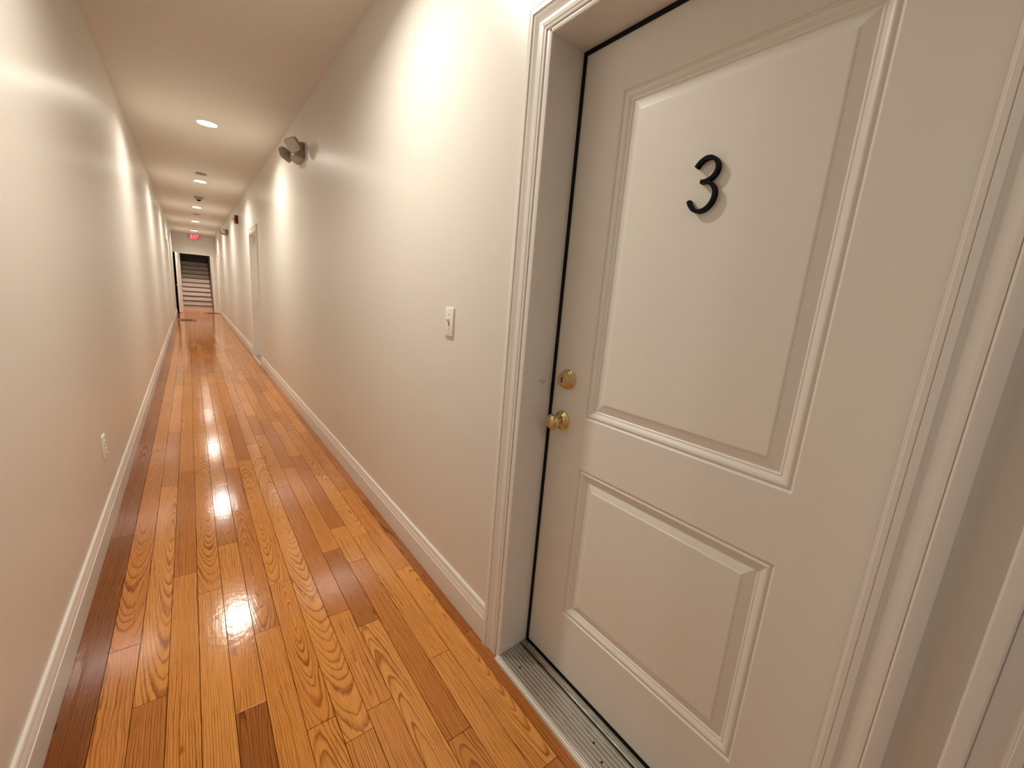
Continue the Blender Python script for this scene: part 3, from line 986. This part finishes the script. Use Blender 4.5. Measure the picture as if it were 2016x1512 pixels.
# ---------------------------------------------------------------- emergency lights on the right wall
def emergency(y, z, label):
    root = empty('emergency_light', (0, y, z), WALLROT_R)       # local X along +y, local Y into the corridor
    tag(root, label, 'emergency light', 'twin-head emergency lights on the right wall')
    bm = BM()
    def ring(n, hx, z0, z1): return [(-hx, n, z0), (hx, n, z0), (hx, n, z1), (-hx, n, z1)]
    a_ = ring(0.0005, 0.125, -0.078, 0.062); b2 = ring(0.020, 0.125, -0.078, 0.062); c_ = ring(0.075, 0.085, -0.058, 0.040)
    rings = [[bm.verts.new(p) for p in q] for q in (a_, b2, c_)]
    for p, q in zip(rings, rings[1:]):
        for i in range(4):
            j = (i + 1) % 4
            bm.faces.new((p[i], p[j], q[j], q[i]))
    bm.faces.new(rings[0][::-1]); bm.faces.new(rings[-1])
    bmesh.ops.recalc_face_normals(bm, faces=bm.faces)
    bmesh.ops.bevel(bm, geom=list(bm.edges), offset=0.010, segments=3, affect='EDGES')
    obj('housing', bm, M_BEIGE, root, smooth=40)
    for sg in (-1, 1):
        ax = Vector((sg * 0.66, 0.58, -0.47)).normalized()
        M4 = Matrix.Translation((sg * 0.150, 0.072, 0.020)) @ ax.to_track_quat('Y', 'Z').to_matrix().to_4x4() @ Matrix.Rotation(math.radians(20), 4, 'Y')
        bm = BM()
        rr = [(0.020, 0.0), (0.036, 0.006), (0.050, 0.022), (0.054, 0.046), (0.054, 0.056)]
        def sq_ring(rad, hh, n=24):
            out = []
            for i in range(n):
                t = 2 * PI * i / n
                c, s_ = math.cos(t), math.sin(t)
                k = rad / (abs(c) ** 5 + abs(s_) ** 5) ** 0.2
                out.append(bm.verts.new(M4 @ Vector((k * c, hh, k * s_))))
            return out
        rs = [sq_ring(*q) for q in rr]
        for p, q in zip(rs, rs[1:]):
            for i in range(24):
                j = (i + 1) % 24
                bm.faces.new((p[i], p[j], q[j], q[i]))
        bm.faces.new(rs[0][::-1]); bm.faces.new(rs[-1])
        hd = obj('lamp_head', bm, M_BEIGE, root, smooth=40)
        bm = BM()
        rs = [sq_ring(0.049, 0.0565), sq_ring(0.047, 0.060), sq_ring(0.030, 0.063)]
        for p, q in zip(rs, rs[1:]):
            for i in range(24):
                j = (i + 1) % 24
                bm.faces.new((p[i], p[j], q[j], q[i]))
        bm.faces.new(rs[0][::-1]); bm.faces.new(rs[-1])
        obj('lens', bm, M_STROBE, hd, smooth=40)
        # swivel neck
        bm = BM()
        lathe(bm, [(0.013, 0.0), (0.013, 0.045)], 14, Matrix.Translation((sg * 0.105, 0.045, 0.012)) @ Vector((sg * 0.8, 0.5, 0.1)).to_track_quat('Z', 'Y').to_matrix().to_4x4())
        obj('swivel', bm, M_BEIGE_DK, root, smooth=40)
    bm = BM(); lathe(bm, [(0.006, 0.0), (0.006, 0.004), (0.0, 0.005)], 12, Matrix.Translation((-0.02, 0.0755, -0.035)) @ Matrix.Rotation(-PI / 2, 4, 'X'), cap1=False)
    obj('test_button', bm, M_WHITE, root)
    return root


emergency(4.23, 2.425, 'beige twin-head emergency light high on the right wall, nearest the viewer')
emergency(13.05, 2.44, 'beige twin-head emergency light far down the right wall, past the red alarm')

# ---------------------------------------------------------------- red fire alarm
fa = empty('fire_alarm', (0, 10.22, 2.465), WALLROT_R); tag(fa, 'dark red fire alarm high on the right wall past the closed door', 'fire alarm')
bm = BM(); box(bm, -0.06, 0.06, 0.0005, 0.055, -0.075, 0.075, 0.006)
obj('body', bm, M_RED, fa, smooth=30)
bm = BM(); hexa(bm, [(-0.03, .0555, -.03), (-0.03, .0555, .03), (-0.024, .085, -.012), (-0.024, .085, .022), (0.03, .0555, -.03), (0.03, .0555, .03), (0.024, .085, -.012), (0.024, .085, .022)], 0.004)
obj('strobe_lens', bm, M_STROBE, fa, smooth=30)

# ---------------------------------------------------------------- light switch by the door
ls = empty('light_switch', (0, 1.4865, 1.2085), WALLROT_R); tag(ls, 'white toggle light switch on the right wall beside the numbered door', 'light switch')
bm = BM()
hexa(bm, [(-.0355, .0005, -.0595), (-.0355, .0005, .0595), (-.0325, .0072, -.0565), (-.0325, .0072, .0565), (.0355, .0005, -.0595), (.0355, .0005, .0595), (.0325, .0072, -.0565), (.0325, .0072, .0565)], 0.0012)
pl = obj('cover_plate', bm, M_PLASTIC, ls, smooth=30)
bm = BM(); box(bm, -0.0052, 0.0052, 0.0062, 0.0078, -0.0122, 0.0122)
obj('toggle_slot', bm, M_BEIGE_DK, ls)
bm = BM()
hexa(bm, [(-.0045, .006, -.004), (-.0045, .006, .0075), (-.0038, .0195, .0085), (-.0038, .0195, .0135), (.0045, .006, -.004), (.0045, .006, .0075), (.0038, .0195, .0085), (.0038, .0195, .0135)], 0.0012)
obj('toggle', bm, M_PLASTIC, ls, smooth=30)
for sz in (0.030, -0.030):
    bm = BM(); lathe(bm, [(0.0032, 0.0), (0.0032, 0.0006), (0.0022, 0.0012), (0.0, 0.0010)], 14, Matrix.Translation((0, .0071, sz)) @ Matrix.Rotation(-PI / 2, 4, 'X'), cap1=False)
    obj('screw', bm, M_BEIGE, ls, smooth=30)

# ---------------------------------------------------------------- outlet low on the left wall
ol = empty('wall_outlet', (-W, 2.82, 0.415), WALLROT_L); tag(ol, 'white outlet plate low on the left wall above the baseboard', 'outlet')
bm = BM()
hexa(bm, [(-.040, .0005, -.063), (-.040, .0005, .063), (-.036, .0085, -.059), (-.036, .0085, .059), (.040, .0005, -.063), (.040, .0005, .063), (.036, .0085, -.059), (.036, .0085, .059)], 0.0015)
obj('cover_plate', bm, M_PLASTIC, ol, smooth=30)
for sz in (0.0195, -0.0195):
    bm = BM(); box(bm, -0.0165, 0.0165, 0.0080, 0.0098, sz - 0.0135, sz + 0.0135, 0.003)
    rc = obj('receptacle', bm, M_PLASTIC, ol, smooth=30)
    bm = BM()
    for sx in (-0.0063, 0.0063): box(bm, sx - 0.001, sx + 0.001, 0.0096, 0.0100, sz - 0.003, sz + 0.006)
    obj('slots', bm, M_BLACK, rc)

# ---------------------------------------------------------------- exit sign
ex = empty('exit_sign', (-0.603, YE - 0.10, 2.648), WALLROT_E); tag(ex, 'glowing red EXIT sign hanging from the ceiling above the far door', 'exit sign')
bm = BM(); box(bm, -0.140, 0.140, -0.022, 0.022, -0.092, 0.088, 0.006)
obj('housing', bm, M_WHITE, ex, smooth=30)
bm = BM(); box(bm, -0.128, 0.128, 0.0215, 0.0250, -0.080, 0.076, 0.001)
obj('sign_face', bm, M_EXIT_FACE, ex)
bm = BM(); box(bm, -0.05, 0.05, -0.03, 0.03, 0.0885, 2.7555 - 2.648)
obj('canopy', bm, M_WHITE, ex)


def text_mesh(txt, size):
    c = bpy.data.curves.new('letters', 'FONT')
    c.body = txt
    c.size = size
    c.align_x, c.align_y = 'CENTER', 'CENTER'
    c.extrude = 0.001
    c.offset = 0.003
    o = bpy.data.objects.new('letters', c)
    COL.objects.link(o)
    dg = bpy.context.evaluated_depsgraph_get()
    me = bpy.data.meshes.new_from_object(o.evaluated_get(dg))
    bpy.data.objects.remove(o)
    bpy.data.curves.remove(c)
    return me


me = text_mesh('EXIT', 0.185)
me.materials.clear(); me.materials.append(M_EXIT_LET)
# lay the text on the face: local +y is towards the viewer
me.transform(Matrix.Translation((0, 0.0262, -0.002)) @ Matrix.Rotation(PI, 4, 'Z') @ Matrix.Rotation(PI / 2, 4, 'X') @ Matrix.Diagonal((0.62, 1, 1, 1)))
lo = bpy.data.objects.new('letters', me); COL.objects.link(lo); lo.parent = ex

# ---------------------------------------------------------------- floor registers at the far end
def register(x0, x1, y0, y1, label):
    cx_, cy_ = (x0 + x1) / 2, (y0 + y1) / 2
    root = empty('floor_register', (cx_, cy_, 0)); tag(root, label, 'floor vent')
    bm = BM()
    hx, hy = (x1 - x0) / 2, (y1 - y0) / 2
    box(bm, -hx, hx, -hy, hy, 0.0005, 0.006, 0.002)
    fr_ = obj('frame', bm, M_VENT, root)
    n = 9
    for i in range(n):
        yy = -hy * .72 + 1.44 * hy * i / (n - 1)
        bm = BM(); box(bm, -hx * .55, hx * .55, yy - 0.012, yy + 0.012, 0.0055, 0.0066)
        obj('slot', bm, M_VENTSLOT, root)


register(-1.185, -0.735, 15.12, 15.78, 'dark brown floor vent beside the left baseboard near the far end')
register(-0.470, -0.022, 18.42, 18.98, 'dark brown floor vent at the right foot of the far door')
